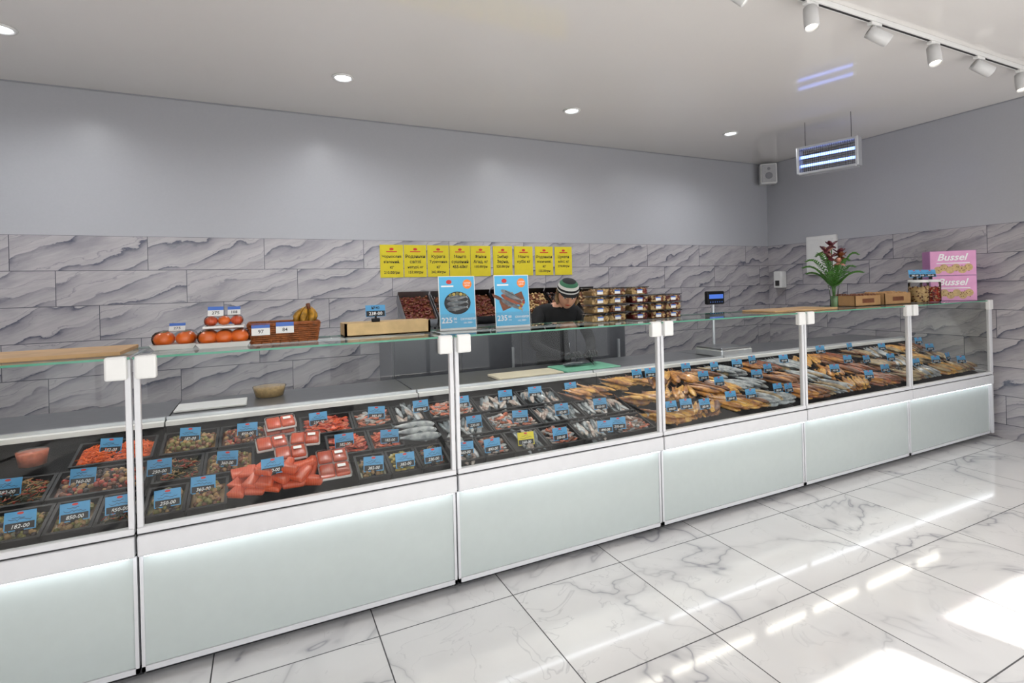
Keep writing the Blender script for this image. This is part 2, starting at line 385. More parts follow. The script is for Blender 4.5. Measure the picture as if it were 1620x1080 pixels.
# ------------------------------------------------------------------ food
def fish(Ln,back,belly):
    s=[0,.03,.09,.18,.3,.45,.6,.74,.85,.91]; h=[.012,.045,.075,.098,.108,.103,.085,.058,.032,.026]
    n=8;v=[];f=[];mm=[]
    for a,b in zip(s,h):
        for i in range(n):
            t=2*pi*i/n; v.append((a*Ln,b*.55*Ln*math.sin(t),b*Ln*math.cos(t)))
    for k in range(len(s)-1):
        for i in range(n):
            j=(i+1)%n; f.append((k*n+i,(k+1)*n+i,(k+1)*n+j,k*n+j)); mm.append(back if i in (0,7) else belly)
    f.append(tuple(range(n))); mm.append(back)
    b=len(v); e=(len(s)-1)*n
    v+=[(.9*Ln,.004*Ln,.026*Ln),(.9*Ln,.004*Ln,-.026*Ln),(1.0*Ln,0,.095*Ln),(.95*Ln,0,0),(1.0*Ln,0,-.095*Ln)]
    f+=[(b,b+3,b+2),(b+1,b+4,b+3),(b,b+1,b+3)]; mm+=[back,back,back]
    b=len(v); v+=[(.38*Ln,0,.1*Ln),(.46*Ln,0,.15*Ln),(.55*Ln,0,.09*Ln),(.3*Ln,0,-.1*Ln),(.36*Ln,0,-.14*Ln),(.4*Ln,0,-.1*Ln)]
    f+=[(b,b+1,b+2),(b+3,b+4,b+5)]; mm+=[back,belly]
    for sy in (1,-1):
        ev,ef=ell(.012*Ln,.006*Ln,.012*Ln,6,3); b=len(v)
        v+=[(p[0]+.06*Ln,p[1]+sy*.034*Ln,p[2]+.012*Ln) for p in ev]; f+=[tuple(i+b for i in q) for q in ef]; mm+=[ink]*len(ef)
    return (v,f),mm
def lay(b,Ln,back,belly,x,y,off,yaw,roll=0,fat=1):
    vf,mm=fish(Ln,back,belly)
    reach=abs(math.sin(yaw))*Ln*.5+.035
    y=min(max(y,2.452+reach),3.095-reach)          # keep every fish inside the well
    Mx=T(x,y,dz(y)+off)@RX(tilt)@RZ(yaw)@RX(pi/2+roll)@T(-Ln/2,0,0)@S(1,1,fat)
    b.add(vf,None,Mx,True,mm)
def bits(b,cx_,cy,w,d,z0,mats,kind,n,hump=.02):
    for k in range(n):
        u=R.uniform(-1,1);v=R.uniform(-1,1)
        x=cx_+u*w/2;y=cy+v*d/2; z=z0(y)+hump*(1-.6*(u*u+v*v)/1.2)*R.uniform(.5,1.15)
        mt=R.choice(mats); Mx=T(x,y,z)@RZ(R.uniform(0,6.3))@RY(R.uniform(-.5,.5))
        if kind=='ball': r=R.uniform(.007,.012); b.add(ell(r*1.2,r,r,7,4),mt,Mx,True)
        elif kind=='shred':
            l=R.uniform(.015,.03); b.add(tube([(-l,0,0),(0,R.uniform(-.008,.008),.005),(l,0,0)],.0022,4),mt,Mx,True)
        elif kind=='slice':
            l=R.uniform(.016,.028); b.add(rbox(-l,l,-l*.5,l*.5,-.004,.004,.002,1),mt,Mx)
        elif kind=='ring':
            r=R.uniform(.011,.015); b.add(tube([(r*math.cos(a),r*math.sin(a),0) for a in [q*.75 for q in range(8)]],.004,5),mt,Mx,True)
        elif kind=='strip':
            l=R.uniform(.05,.075); a=R.choice([-.5,-.3,.1,.2])
            b.add(ell(l,.015,.007,8,4),mt,T(x,y,z)@RX(tilt)@RZ(pi/2+a+R.uniform(-.2,.2)),True)
rows=[2.565,2.77,2.975]
CT={'olives':([olive,olived,mush],'ball',130,'olive_tray'),'mushroom':([mush,brown,olive],'ball',130,'pickled_mushroom_tray'),'seaweed':([seaw,seaw,redp,mush],'shred',150,'seaweed_salad_tray'),
'mussels':([brown,mush,olived,redp],'ball',130,'mussel_tray'),'carrot':([carrot],'shred',200,'carrot_salad_tray'),'shrimp':([shrimp,salmon],'ring',90,'shrimp_tray'),
'pieces':([salmon,shrimp,redp],'slice',90,'chopped_salmon_tray'),'squid':([squid,olive],'slice',90,'squid_salad_tray'),'fillets':([fillet,silver,silb],'strip',22,'herring_fillet_tray'),
'mixed':([fillet,shrimp,brown,silver],'slice',80,'seafood_mix_tray')}
def tray(x0,x1,r,kind):
    b=MB(); cy=rows[r]; d=.185; w=x1-x0; xc=(x0+x1)/2
    Mx=T(xc,cy,dz(cy)-.012)@RX(tilt)
    hw,hd,t=w/2,d/2,.004
    for q in ((-hw,-hw+t,-hd,hd,-.02,.03),(hw-t,hw,-hd,hd,-.02,.03),(-hw,hw,-hd,-hd+t,-.02,.03),(-hw,hw,hd-t,hd,-.02,.03),(-hw,hw,-hd,hd,-.022,-.018)): b.add(box(*q),black,Mx)
    for q in ((-hw-.003,-hw+.008,-hd-.003,hd+.003,.028,.032),(hw-.008,hw+.003,-hd-.003,hd+.003,.028,.032),(-hw,hw,-hd-.003,-hd+.008,.028,.032),(-hw,hw,hd-.008,hd+.003,.028,.032)): b.add(box(*q),black,Mx)
    ms,kd,n,nm=CT[kind]; n=int(n*w/.2)
    b.add(rbox(-hw+.006,hw-.006,-hd+.006,hd-.006,-.016,.006,.006,1),black if kd in ('strip','slice') else ms[0],Mx)
    bits(b,xc,cy,w-.05,d-.055,lambda y:dz(y)-.002,ms,kd,n,.026)
    b.build(nm)
for x0,x1,r,k in [(-1.74,-1.5,0,'olives'),(-1.49,-1.24,0,'mussels'),(-1.23,-.98,0,'mushroom'),(-.97,-.76,0,'olives'),(-.75,-.61,0,'mushroom'),(-.60,-.475,0,'seaweed'),
 (-1.7,-1.36,1,'seaweed'),(-1.35,-1.03,1,'mushroom'),(-1.02,-.81,1,'seaweed'),(-.80,-.48,1,'mussels'),(-1.7,-1.36,2,'mixed'),(-.78,-.48,2,'carrot'),
 (-.45,-.31,0,'olives'),(-.30,-.16,0,'mushroom'),(.38,.52,0,'olives'),(.53,.67,0,'squid'),(.68,.82,0,'seaweed'),
 (-.45,-.27,1,'seaweed'),(-.26,-.06,1,'mushroom'),(.27,.47,1,'pieces'),(.48,.64,1,'shrimp'),(-.45,-.22,2,'mushroom'),(-.21,.0,2,'mussels'),(.16,.42,2,'pieces'),(.43,.64,2,'mixed'),(.65,.82,2,'fillets'),
 (.85,1.0,0,'fillets'),(1.01,1.17,0,'mixed'),(1.18,1.38,0,'fillets'),(1.39,1.6,0,'mixed'),(1.61,1.83,0,'fillets'),(1.84,2.11,0,'mixed'),
 (.85,1.14,1,'fillets'),(1.15,1.45,1,'mixed'),(1.46,1.76,1,'fillets'),(1.77,2.11,1,'fillets'),(.85,1.14,2,'mixed'),(1.15,1.45,2,'fillets'),(1.46,1.72,2,'fillets')]:
    tray(x0,x1,r,k)
b=MB(); b.add(box(.65,.82,2.69,2.865,-.022,-.016),black,T(0,0,dz(2.77)))
for k in range(3): lay(b,.24,silb,silver,.72+R.uniform(-.01,.01),2.71+.055*k,.03,pi+.15*R.uniform(-1,1),-.5)
b.build('fresh_mackerel')
# salmon portions heaped on a tray
b=MB()
for ly,nx,ny in ((0,5,3),(1,4,2),(2,2,1)):
    for i in range(nx):
        for j in range(ny):
            x=.035+(i-(nx-1)/2)*.072+R.uniform(-.012,.012); y=2.60+(j-(ny-1)/2)*.065-.02*ly+R.uniform(-.01,.01)
            l,w,h=R.uniform(.040,.055),R.uniform(.024,.032),R.uniform(.012,.016)
            vv,ff=rbox(-l,l,-w,w,-h,h,.010,3)
            vv=[(p[0],p[1]*(1-.3*p[0]/l),p[2]+.012*(p[0]/l)**2-.006*(p[1]/w)**2) for p in vv]
            b.add((vv,ff),salmon,T(x,y,dz(y)+.010+.027*ly)@RX(tilt+R.uniform(-.15,.15))@RZ(R.choice((.3,-.4,.9,1.2))+R.uniform(-.25,.25))@RY(R.uniform(-.18,.18)),True)
b.build('salmon_portion_pile')
def pack(x,y,yaw,n=1,lift=0):
    b=MB()
    for k in range(n):
        Mx=T(x+.004*k,y,dz(y)+.008+lift+k*.034)@RX(tilt)@RZ(yaw)
        b.add(rbox(-.07,.07,-.05,.05,0,.012,.005,1),whitep,Mx)
        for q in (-1,1): b.add(rbox(-.032,.032,-.045,.045,.008,.028,.008,2),salmon,Mx@T(q*.033,0,0),True)
        b.add(rbox(-.071,.071,-.051,.051,.001,.031,.006,1),plastic,Mx)
        b.add(rect(-.018,.018,-.01,.012),whitep,Mx@T(.03,.01,.0325))
    b.build('packaged_salmon')
for x,y,w,n,l in [(.02,2.80,.1,1,.03),(.17,2.80,-.1,1,.03),(.06,2.93,.1,2,.02),(.10,2.70,.05,1,.03),(.28,2.545,.0,1,.01),(.28,2.65,.0,1,.01)]: pack(x,y,w,n,l)
def pile(x0,x1,combos,Ln,yaw,name,y0=2.47,y1=3.06,layers=2,step=.036,rows_=3,fat=1.15):
    b=MB()
    for ly in range(layers):
        for r in range(rows_):
            yy=y0+Ln*.28+(y1-y0-Ln*.5)*r/max(1,rows_-1)
            x=x0+.02+ly*.015
            while x<x1-.02:
                bk,bl=R.choice(combos)
                lay(b,Ln*R.uniform(.85,1.12),bk,bl,x,yy+R.uniform(-.02,.02),.026*ly+.014,yaw+R.uniform(-.3,.3),R.uniform(-.5,.5),fat*R.uniform(.85,1.15))
                x+=step*R.uniform(.85,1.25)
    b.build(name)
g1=[(goldb,gold),(goldb,bronze),(goldb,amber)]; g2=[(goldb,bronze),(goldb,copper),(goldb,gold)]; g3=[(goldb,amber),(tanb,amber),(goldb,gold)]
s1=[(silb,silver),(silb,silver),(silb,tan)]; d1=[(tanb,tan),(tanb,bronze),(silb,tan)]; d2=[(tanb,tan),(tanb,amber)]
pile(1.78,2.10,g1,.17,2.3,'smoked_fish_pile',2.89,3.06,2,.04,1)
for x0,x1,cm,l,yw,nm,ft in [(2.17,2.45,g3,.22,2.6,'smoked_fish_pile',1.3),(2.46,2.74,g1,.2,.9,'smoked_fish_pile',1.2),(2.75,3.05,g1,.26,2.3,'smoked_fish_pile',1.3),(3.06,3.36,s1,.22,2.4,'salted_fish_pile',1.2),
  (3.48,3.76,g2,.24,2.3,'smoked_fish_pile',1.3),(3.77,4.05,s1,.22,2.2,'salted_fish_pile',1.2),(4.06,4.36,g3,.22,.9,'smoked_fish_pile',1.1),(4.37,4.65,g2,.24,2.2,'smoked_fish_pile',1.3),
  (4.78,5.05,d1,.2,2.3,'dried_fish_pile',1.3),(5.06,5.36,s1,.2,1.1,'salted_fish_pile',1.1),(5.37,5.66,d2,.2,2.2,'dried_fish_pile',1.3),(5.67,5.95,d1,.18,1.2,'dried_fish_pile',1.2)]:
    pile(x0,x1,cm,l,yw,nm,fat=ft)
def tub(x,y,z,r,h,mt,name='plastic_food_tub'):
    b=MB(); b.add(lathe([(r*.85,0),(r,h*.95)],20,True),mt,T(x,y,z),True); b.add(lathe([(r*.88,-.001),(r*1.02,h*.9)],20,False),plastic,T(x,y,z),True)
    b.add(lathe([(r*1.06,h*.9),(r*1.06,h),(r*.9,h+.004)],20),plastic,T(x,y,z)); b.build(name)
tub(-.93,2.975,dz(2.975)-.0,.055,.06,shrimp); tub(-1.1,2.95,dz(2.95),.06,.045,squid); tub(-1.1,2.95,dz(2.95)+.052,.06,.045,squid); tub(-1.24,2.98,dz(2.98),.05,.08,redp)
tub(.02,3.55,.872,.09,.06,nut,'food_bowl')
MB().add(rbox(1.42,1.92,3.2,3.42,.872,.89,.005),cream).build('cutting_board')
MB().add(rbox(1.95,2.42,3.2,3.5,.872,.888,.005),gboard).build('cutting_board')
MB().add(rbox(-.45,-.1,3.3,3.5,.872,.885,.005),whitep).build('serving_tray')

# ------------------------------------------------------------------ items on glass shelf
Z=Hg+.0005
MB().add(rbox(-1.45,-.51,2.50,2.83,Z,Z+.016,.003),wood2).build('wooden_board')
MB().add(rbox(3.25,3.95,2.52,2.80,Z,Z+.012,.003),wood2).build('wooden_board')
def foamtray(b,x,y,w,d,z):
    b.add(([(x-w/2+.015,y-d/2+.015,z),(x+w/2-.015,y-d/2+.015,z),(x+w/2-.015,y+d/2-.015,z),(x-w/2+.015,y+d/2-.015,z),(x-w/2,y-d/2,z+.022),(x+w/2,y-d/2,z+.022),(x+w/2,y+d/2,z+.022),(x-w/2,y+d/2,z+.022)],box(0,1,0,1,0,1)[1]),whitep)
M_lab=M('label_blue',srgb(70,110,190),.5)
def label(b,x,y,z,w=.05,h=.035,a=-.3,t='275'):
    Mx=T(x,y,z)@RX(a)
    b.add(box(-w/2,w/2,0,.001,0,h),whitep,Mx); b.add(rect(-w/2,w/2,h*.62,h),M_lab,Mx@T(0,-.0006,0)@FY); b.add(text(t,h*.45,.0006),ink,Mx@T(0,-.0008,h*.3)@FY)
def fruitpack(x,y,w,d,n,ttl):
    b=MB(); foamtray(b,x,y,w,d,Z)
    for i in range(n):
        for j in range(2):
            fx=x-w/2+.045+(w-.09)*i/max(1,n-1); fy=y-d/2+.05+j*(d-.1)
            b.add(ell(.038,.038,.031,14,8),orange,T(fx,fy,Z+.042),True)
            b.add(lathe([(.014,0),(.004,.004)],4),olive,T(fx,fy,Z+.071))
    b.add(rbox(x-w/2+.003,x+w/2-.003,y-d/2+.003,y+d/2-.003,Z+.012,Z+.078,.03,3),plastic,None,True)
    label(b,x+.01,y-.03,Z+.078,.06,.04,-.7,ttl)
    return b
b=fruitpack(-.35,2.68,.17,.15,2,'275'); b.build('packaged_persimmons')
b=fruitpack(-.16,2.64,.21,.17,3,'275'); b.build('packaged_persimmons')
b=MB()
zz=Z+.082
b.add(rbox(-.24,-.08,2.58,2.70,zz,zz+.01,.004),whitep); 
for i in range(3): b.add(ell(.026,.03,.022,12,7),salmon if i!=1 else orange,T(-.21+.05*i,2.64,zz+.03),True)
b.add(rbox(-.235,-.085,2.585,2.695,zz+.008,zz+.055,.02,3),plastic,None,True); label(b,-.19,2.60,zz+.054,.06,.045,-.5,'275'); label(b,-.12,2.62,zz+.056,.05,.04,-.5,'108')
b.build('packaged_fruit')
# wicker basket
b=MB(); bx,by,bw,bd,bh=.085,2.71,.30,.19,.088
for lay_ in range(9):
    z=Z+.006+lay_*(bh-.012)/8; f=.92+.08*lay_/8; pts=[]
    N=56
    hw=bw/2*f;hd=bd/2*f
    for k in range(N+1):
        t=4*k/N; s=int(t)%4; q=t-int(t)
        p=[(-hw+2*hw*q,-hd),(hw,-hd+2*hd*q),(hw-2*hw*q,hd),(-hw,hd-2*hd*q)][s]
        o=.004*(1 if (k+lay_)%2 else -1); nx=[0,1,0,-1][s];ny=[-1,0,1,0][s]
        pts.append((bx+p[0]+nx*o,by+p[1]+ny*o,z))
    b.add(tube(pts,.0048,5),wick,None,True)
for k in range(28):
    t=4*k/28; s=int(t); q=t-s; hw=bw/2*.96;hd=bd/2*.96
    p=[(-hw+2*hw*q,-hd),(hw,-hd+2*hd*q),(hw-2*hw*q,hd),(-hw,hd-2*hd*q)][s]
    b.add(tube([(bx+p[0]*.95,by+p[1]*.95,Z),(bx+p[0]*1.03,by+p[1]*1.03,Z+bh)],.004,5),wick,None,True)
b.add(box(bx-.13,bx+.13,by-.08,by+.08,Z,Z+.006),wick)
hw,hd=bw/2,bd/2
b.add(tube([(bx-hw,by-hd,Z+bh),(bx+hw,by-hd,Z+bh),(bx+hw,by+hd,Z+bh),(bx-hw,by+hd,Z+bh),(bx-hw,by-hd,Z+bh)],.008,6),wick,None,True)
b.add(rbox(bx-.13,bx+.13,by-.075,by+.075,Z+.006,Z+.06,.01),brown)
label(b,bx-.10,by-hd-.012,Z+.04,.075,.052,-.12,'97'); label(b,bx+.0,by-hd-.012,Z+.045,.075,.05,-.12,'84')
b.build('wicker_basket')
b=MB()
for k in range(6):
    a=-1.0+.4*k; pts=[];rr=[]
    for j in range(8):
        t=j/7; th=-.2+2.0*t
        rad=.045*math.sin(th*1.25+.3)+.008
        pts.append((.19+math.sin(a)*rad*.95-.02*t, 2.69-.04*math.cos(a)*math.sin(th)+.03*(k%2), Z+.160-.085*t))
        rr.append([.005,.009,.013,.015,.015,.013,.009,.004][j])
    b.add(tube(pts,rr,7),yellow,None,True)
b.add(tube([(.195,2.68,Z+.150),(.19,2.675,Z+.175)],.010,6),brown,None,True)
b.build('banana_bunch')
# wooden crate + price stand
b=MB(); x0,x1,y0,y1=.36,.80,2.70,2.86; h=.066
b.add(box(x0,x1,y0,y0+.008,Z,Z+h),wood).add(box(x0,x1,y1-.008,y1,Z,Z+h),wood).add(box(x0,x0+.012,y0,y1,Z,Z+h),wood).add(box(x1-.012,x1,y0,y1,Z,Z+h),wood).add(box(x0,x1,y0,y1,Z,Z+.006),wood)
for k in range(3): b.add(box(x0+.004,x1-.004,y0+.004+k*.053,y0+.046+k*.053,Z+h-.006,Z+h+.001),wood)
b.build('wooden_crate')
b=MB(); b.add(rbox(.50,.54,2.72,2.75,Z+h+.0015,Z+h+.02,.003),black); b.add(box(.515,.525,2.73,2.74,Z+h,Z+h+.04),black)
Mx=T(.52,2.73,Z+h+.028)@RX(-.15); b.add(box(-.05,.05,0,.002,0,.06),tagblue,Mx); b.add(rect(-.047,.047,.002,.03),ink,Mx@T(0,-.001,0)@FY); b.add(text('238-00',.024,.0008),inkw,Mx@T(0,-.0015,.016)@FY); b.add(text('№40',.02,.0008),ink,Mx@T(0,-.0015,.045)@FY)
b.build('price_card_stand')
# posters
def poster(x0,x1,y,price,l1,l2,kind):
    b=MB(); w=x1-x0; h=.297; xc=(x0+x1)/2
    Mx=T(xc,y,Z)@RX(-.06)
    b.add(box(-w/2,w/2,0,.003,.0,h),whitep,Mx)
    b.add(rect(-w/2+.004,w/2-.004,.014,h-.004),postblue,Mx@T(0,-.001,0)@FY)
    P=lambda vf,m,x,z,k=1,rot=0: b.add(vf,m,Mx@T(x,-.0015-.0004*k,z)@FY@RZ(rot))
    P(disc(.012,16,.016),red,-.045,h-.032); P(rect(-.05,.02,-.004,.004),inkw,-.04,h-.055)   # plain stand-in mark
    P(disc(.026),org,.06,h-.045); P(text('СУПЕР',.012,.0004),inkw,.06,h-.040,2); P(text('ЦІНА',.012,.0004),inkw,.06,h-.053,2)
    if kind==0:
        P(disc(.062,28,.076),ink,0,.150); P(disc(.054,28,.068),dark,0,.150,2)
        for k,(dx,dy) in enumerate(((0,.028),(0,0),(0,-.028))):
            v,f=fish(.125,silb,silver)[0]; P(([(p[0]-.0625,p[2]*.95,0) for p in v],f),silver,dx,.150+dy,3+k,.08)
            P(rect(-.045,.035,.001,.007),silb,dx,.151+dy,7,.08)
        for a in range(5): P(disc(.009,10),squid if a%2 else olive,-.04+.02*a,.150+.051-.004*abs(a-2),4)
    else:
        P(rect(-.075,.075,-.030,.030),brown,0,.15,1,.35)
        P(disc(.01,12,.04),brown,-.085,.17,1,-.5)
        for k in range(3):
            v,f=fish(.15,silb,silver)[0]; P(([(p[0]-.075,p[2]*.9,0) for p in v],f),silver if k!=1 else shrimp,.0,.128+.026*k,3+k,-.45); P(rect(-.05,.045,.002,.008),silb,0,.13+.026*k,7,-.45)
        for a in range(4): P(disc(.009,10),redp if a%2 else squid,.045+.008*a,.11+.01*a,8)
    P(text(price,.042,.0022,0,'LEFT'),inkw,-w/2+.010,.056); P(text('00',.020,.0010,0,'LEFT'),inkw,-w/2+.078,.063); P(text('грн',.011,.0003,0,'LEFT'),inkw,-w/2+.080,.046)
    P(text(l1,.0165,.0008),inkw,.056,.060); P(text(l2,.014,.0006),inkw,.056,.040)
    b.add(box(-w/2-.004,w/2+.004,-.006,-.0045,0,.09),plastic,Mx); b.add(box(-w/2,w/2,-.01,.05,-.0,.004),plastic,T(xc,y,Z))
    b.build('price_poster')
poster(.85,1.06,2.69,'225','СКУМБРІЯ','х/к 300+',0)
poster(1.155,1.37,2.64,'235','СКУМБРІЯ','с/с 300+',1)
# nut containers
def nutbox(b,x,y,z,mts,w=.13,d=.12,h=.052):
    b.add(rbox(x-w/2+.006,x+w/2-.006,y-d/2+.006,y+d/2-.006,z+.002,z+h*.62,.006,1),mts[0])
    for k in range(34):
        b.add(ell(.010,.008,.007,6,4),R.choice(mts),T(x+R.uniform(-1,1)*(w/2-.014),y+R.uniform(-1,1)*(d/2-.014),z+h*R.uniform(.55,.75))@RZ(R.uniform(0,6)),True)
    for k in range(22): b.add(ell(.011,.005,.008,6,4),R.choice(mts),T(x+R.uniform(-1,1)*(w/2-.012),y-d/2+.006,z+R.uniform(.15,.75)*h),True)
    b.add(rbox(x-w/2,x+w/2,y-d/2,y+d/2,z,z+h-.004,.006,1),plastic); b.add(rbox(x-w/2-.004,x+w/2+.004,y-d/2-.004,y+d/2+.004,z+h-.006,z+h-.001,.002,1),plastic)
    b.add(box(x-.030,x+.012,y-d/2-.003,y-d/2-.002,z+.010,z+.034),whitep); b.add(rect(-.021,.021,-.004,.004),M_lab,T(x-.009,y-d/2-.0035,z+.030)@FY)
for x,n,ms,y in [(1.86,4,[nut,mush],2.70),(2.02,4,[nut,nut,brown],2.74),(2.18,4,[datem,datem,nut],2.72),(2.33,3,[brown,nut],2.72),(2.475,3,[datem,nut],2.74)]:
    for k in range(n):
        b=MB(); nutbox(b,x,y,Z+k*.0535,ms if k%2==0 else [ms[-1]]+ms[:1]); b.build('dried_fruit_container')
# scale display on pole
b=MB(); b.add(rbox(3.42,3.78,3.16,3.46,.872,.93,.01),alu).add(rbox(3.43,3.77,3.17,3.45,.931,.945,.005),steel); b.add(lathe([(.014,.93),(.014,1.34)],10),alu,T(3.66,3.47,0))
b.add(rbox(3.555,3.765,3.43,3.47,1.30,1.42,.012),black); b.add(rect(-.085,.085,-.018,.02),M('lcd_blue',srgb(70,110,200),.3,emis=.6),T(3.66,3.429,1.37)@FY)
for k in range(6): b.add(rect(-.006,.006,-.005,.005),M_lab,T(3.59+.028*k,3.429,1.322)@FY)
b.build('weighing_scale')
# vase with flowers
b=MB(); vx,vy=4.17,2.69
b.add(lathe([(.026,0),(.03,.01),(.028,.07),(.034,.14),(.045,.18)],20,False),plastic,T(vx,vy,Z),True); b.add(lathe([(.024,.002),(.027,.09)],16),M('vase_water',srgb(120,150,110),.1),T(vx,vy,Z),True)
maroon=M('iris_maroon',srgb(96,36,46),.5,var=.5,vscale=40); peach=M('iris_peach',srgb(212,150,130),.5,var=.2,vscale=40)
heads=[(-.02,0,.50,maroon),(.05,-.02,.44,maroon),(-.07,-.02,.40,maroon),(.0,-.05,.36,peach),(.07,.0,.36,brown),(-.03,.03,.45,peach),(.03,-.04,.41,brown),(-.09,.0,.46,maroon)]
for hx,hy,hz,mt in heads:
    b.add(tube([(vx,vy,Z+.03),(vx+hx*.3,vy+hy*.3,Z+.2),(vx+hx,vy+hy,Z+hz-.02)],.004,5),green,None,True)
    for k in range(7):
        a=k*2*pi/7+hx*9; up=(-.5 if k%2 else .7)
        b.add(ell(.036,.020,.005,8,4),mt,T(vx+hx+.022*math.cos(a),vy+hy+.022*math.sin(a),Z+hz+(.014 if k%2==0 else -.012))@RZ(a)@RY(-up),True)
    b.add(ell(.014,.014,.018,8,5),squid,T(vx+hx,vy+hy,Z+hz),True)
for k in range(14):
    a=k*2*pi/14+.2; ln=R.uniform(.22,.30); hh=.13+.05*((k*5)%4); pts=[]
    for j in range(9):
        t=j/8; pts.append(Vector((vx+math.cos(a)*ln*t,vy+math.sin(a)*ln*t*.55,Z+.15+hh*math.sin(t*1.9))))
    b.add(tube([tuple(p) for p in pts],.003,4),green)
    for j in range(1,9):
        for h_ in (0,.5):
            p=pts[j].lerp(pts[j-1],h_); lw=.036*(1-(j-h_)/10)
            for s in (-1,1):
                b.add(ell(lw,.008,.002,6,3),green,T(*p)@RZ(a+s*1.1)@RY(-.55)@T(lw*.9,0,0))
b.build('flower_vase')
def carton(x0,x1,y0,y1,h,fill):
    b=MB(); t=.005
    for q in ((x0,x1,y0,y0+t,Z,Z+h),(x0,x1,y1-t,y1,Z,Z+h),(x0,x0+t,y0,y1,Z,Z+h),(x1-t,x1,y0,y1,Z,Z+h),(x0,x1,y0,y1,Z,Z+t)): b.add(box(*q),cardb)
    for k in range(int((x1-x0)/.04)):
        for j in range(4): b.add(ell(.02,.018,.018,8,5),fill,T(x0+.025+.04*k,y0+.03+j*.045,Z+h-.008+R.uniform(-.004,.008)),True)
    b.add(rect(-.08,.08,-.018,.018),brown,T((x0+x1)/2,y0-.001,Z+h*.5)@FY)
    b.build('cardboard_tray')
carton(4.33,4.68,2.62,2.82,.085,brown); carton(4.70,5.08,2.60,2.82,.095,cardb)
for x,ms in ((5.24,[nut,nut,brown]),(5.43,[redp,nut,datem])):
    b=MB(); y=2.62; b.add(lathe([(.06,.003),(.066,.02),(.066,.135)],20),ms[0],T(x,y,Z),True)
    for k in range(190):
        a=R.uniform(0,2*pi); b.add(ell(.009,.007,.008,6,4),R.choice(ms),T(x+.066*math.cos(a),y+.066*math.sin(a),Z+R.uniform(.01,.14)),True)
    b.add(lathe([(.068,0),(.076,.01),(.076,.17),(.07,.18)],24,False),plastic,T(x,y,Z),True); b.add(lathe([(.077,.178),(.077,.198),(.07,.201)],24),whitep,T(x,y,Z),True)
    b.build('nut_jar')
for x in (5.19,5.28,5.44):
    o=bpy.data.objects.new('price_tag',TM[3]); col.objects.link(o); o.location=(x,2.62,Z+.202); o.rotation_euler=(0,0,-.6)
# pink cookie boxes, turned toward the shop
for k,(z0,z1) in enumerate(((Z,Z+.232),(Z+.234,Z+.462))):
    b=MB(); x0,x1,y0,y1=-.175,.175,-.09,.09; Mx=T(5.83,2.66,0)@RZ(-.80)
    b.add(box(x0,x1,y0,y1,z0,z1),lilac,Mx); b.add(rect(x0+.004,x1-.004,z0+.004,z1-.004),pink,Mx@T(0,y0-.001,0)@FY)
    b.add(text('Bussel',.088,.005,.3),inkw,Mx@T(-.01,y0-.002,z1-.062)@FY); b.add(rect(x0+.05,x1-.05,-.004,.004),inkw,Mx@T(0,y0-.002,z1-.115)@FY)
    for j in range(6): b.add(disc(.033,18),nut,Mx@T(x0+.06+.046*j,y0-.002-.0003*j,z0+.05+.022*(j%2))@FY)
    for j in range(24): b.add(disc(.004,8),brown,Mx@T(x0+.04+.26*R.random(),y0-.0045,z0+.035+.06*R.random())@FY)
    b.build('cookie_carton')

# ------------------------------------------------------------------ back wall: price sheets, rack
sheets=[(.98,["Чорнослив","в'ялений,","кг","210.00грн"]),(1.205,["Родзинки","світлі","натурі, кг","157.00грн"]),(1.432,["Курага","Туреччина","кг","242.00грн"]),(1.655,["Манго","сушений","455-60кг",""]),(1.875,["Фініки","Агад, кг","110.00грн",""]),
(2.12,["Імбир","Зерна,","520.00грн",""]),(2.36,["Манго","кубік кг","",""]),(2.605,["Родзинки","коричневі,","кг","125.00грн"]),(2.845,["Цукати","мікс кг","274.00грн",""])]
for i,(x,ls) in enumerate(sheets):
    b=MB(); w=.215; y=Yw-.006; xc=x+w/2
    b.add(box(x,x+w,y,Yw-.002,1.62,1.925),yelp)
    b.add(disc(.012,14,.02),red,T(xc,y-.0012,1.885)@FY); b.add(rect(-.05,.05,-.005,.005),red,T(xc,y-.0012,1.862)@FY)
    for k,s in enumerate(ls):
        if s: b.add(text(s,.042 if len(s)<9 else .034,.0020),ink,T(xc,y-.0015,1.815-.050*k)@FY)
    b.build('yellow_price_sheet')
b=MB(); b.add(box(.95,3.35,4.35,4.86,.06,1.12),cabm).add(box(.93,3.37,4.33,4.865,1.12,1.15),alu).add(box(1.0,3.3,4.4,4.8,0,.06),black)
for k in range(4):
    b.add(box(.97+.595*k,.97+.595*k+.57,4.335,4.35,.1,1.08),cabd); b.add(rbox(1.45+.595*k,1.47+.595*k,4.31,4.335,.75,.95,.004),alu)
b.build('back_cabinet')
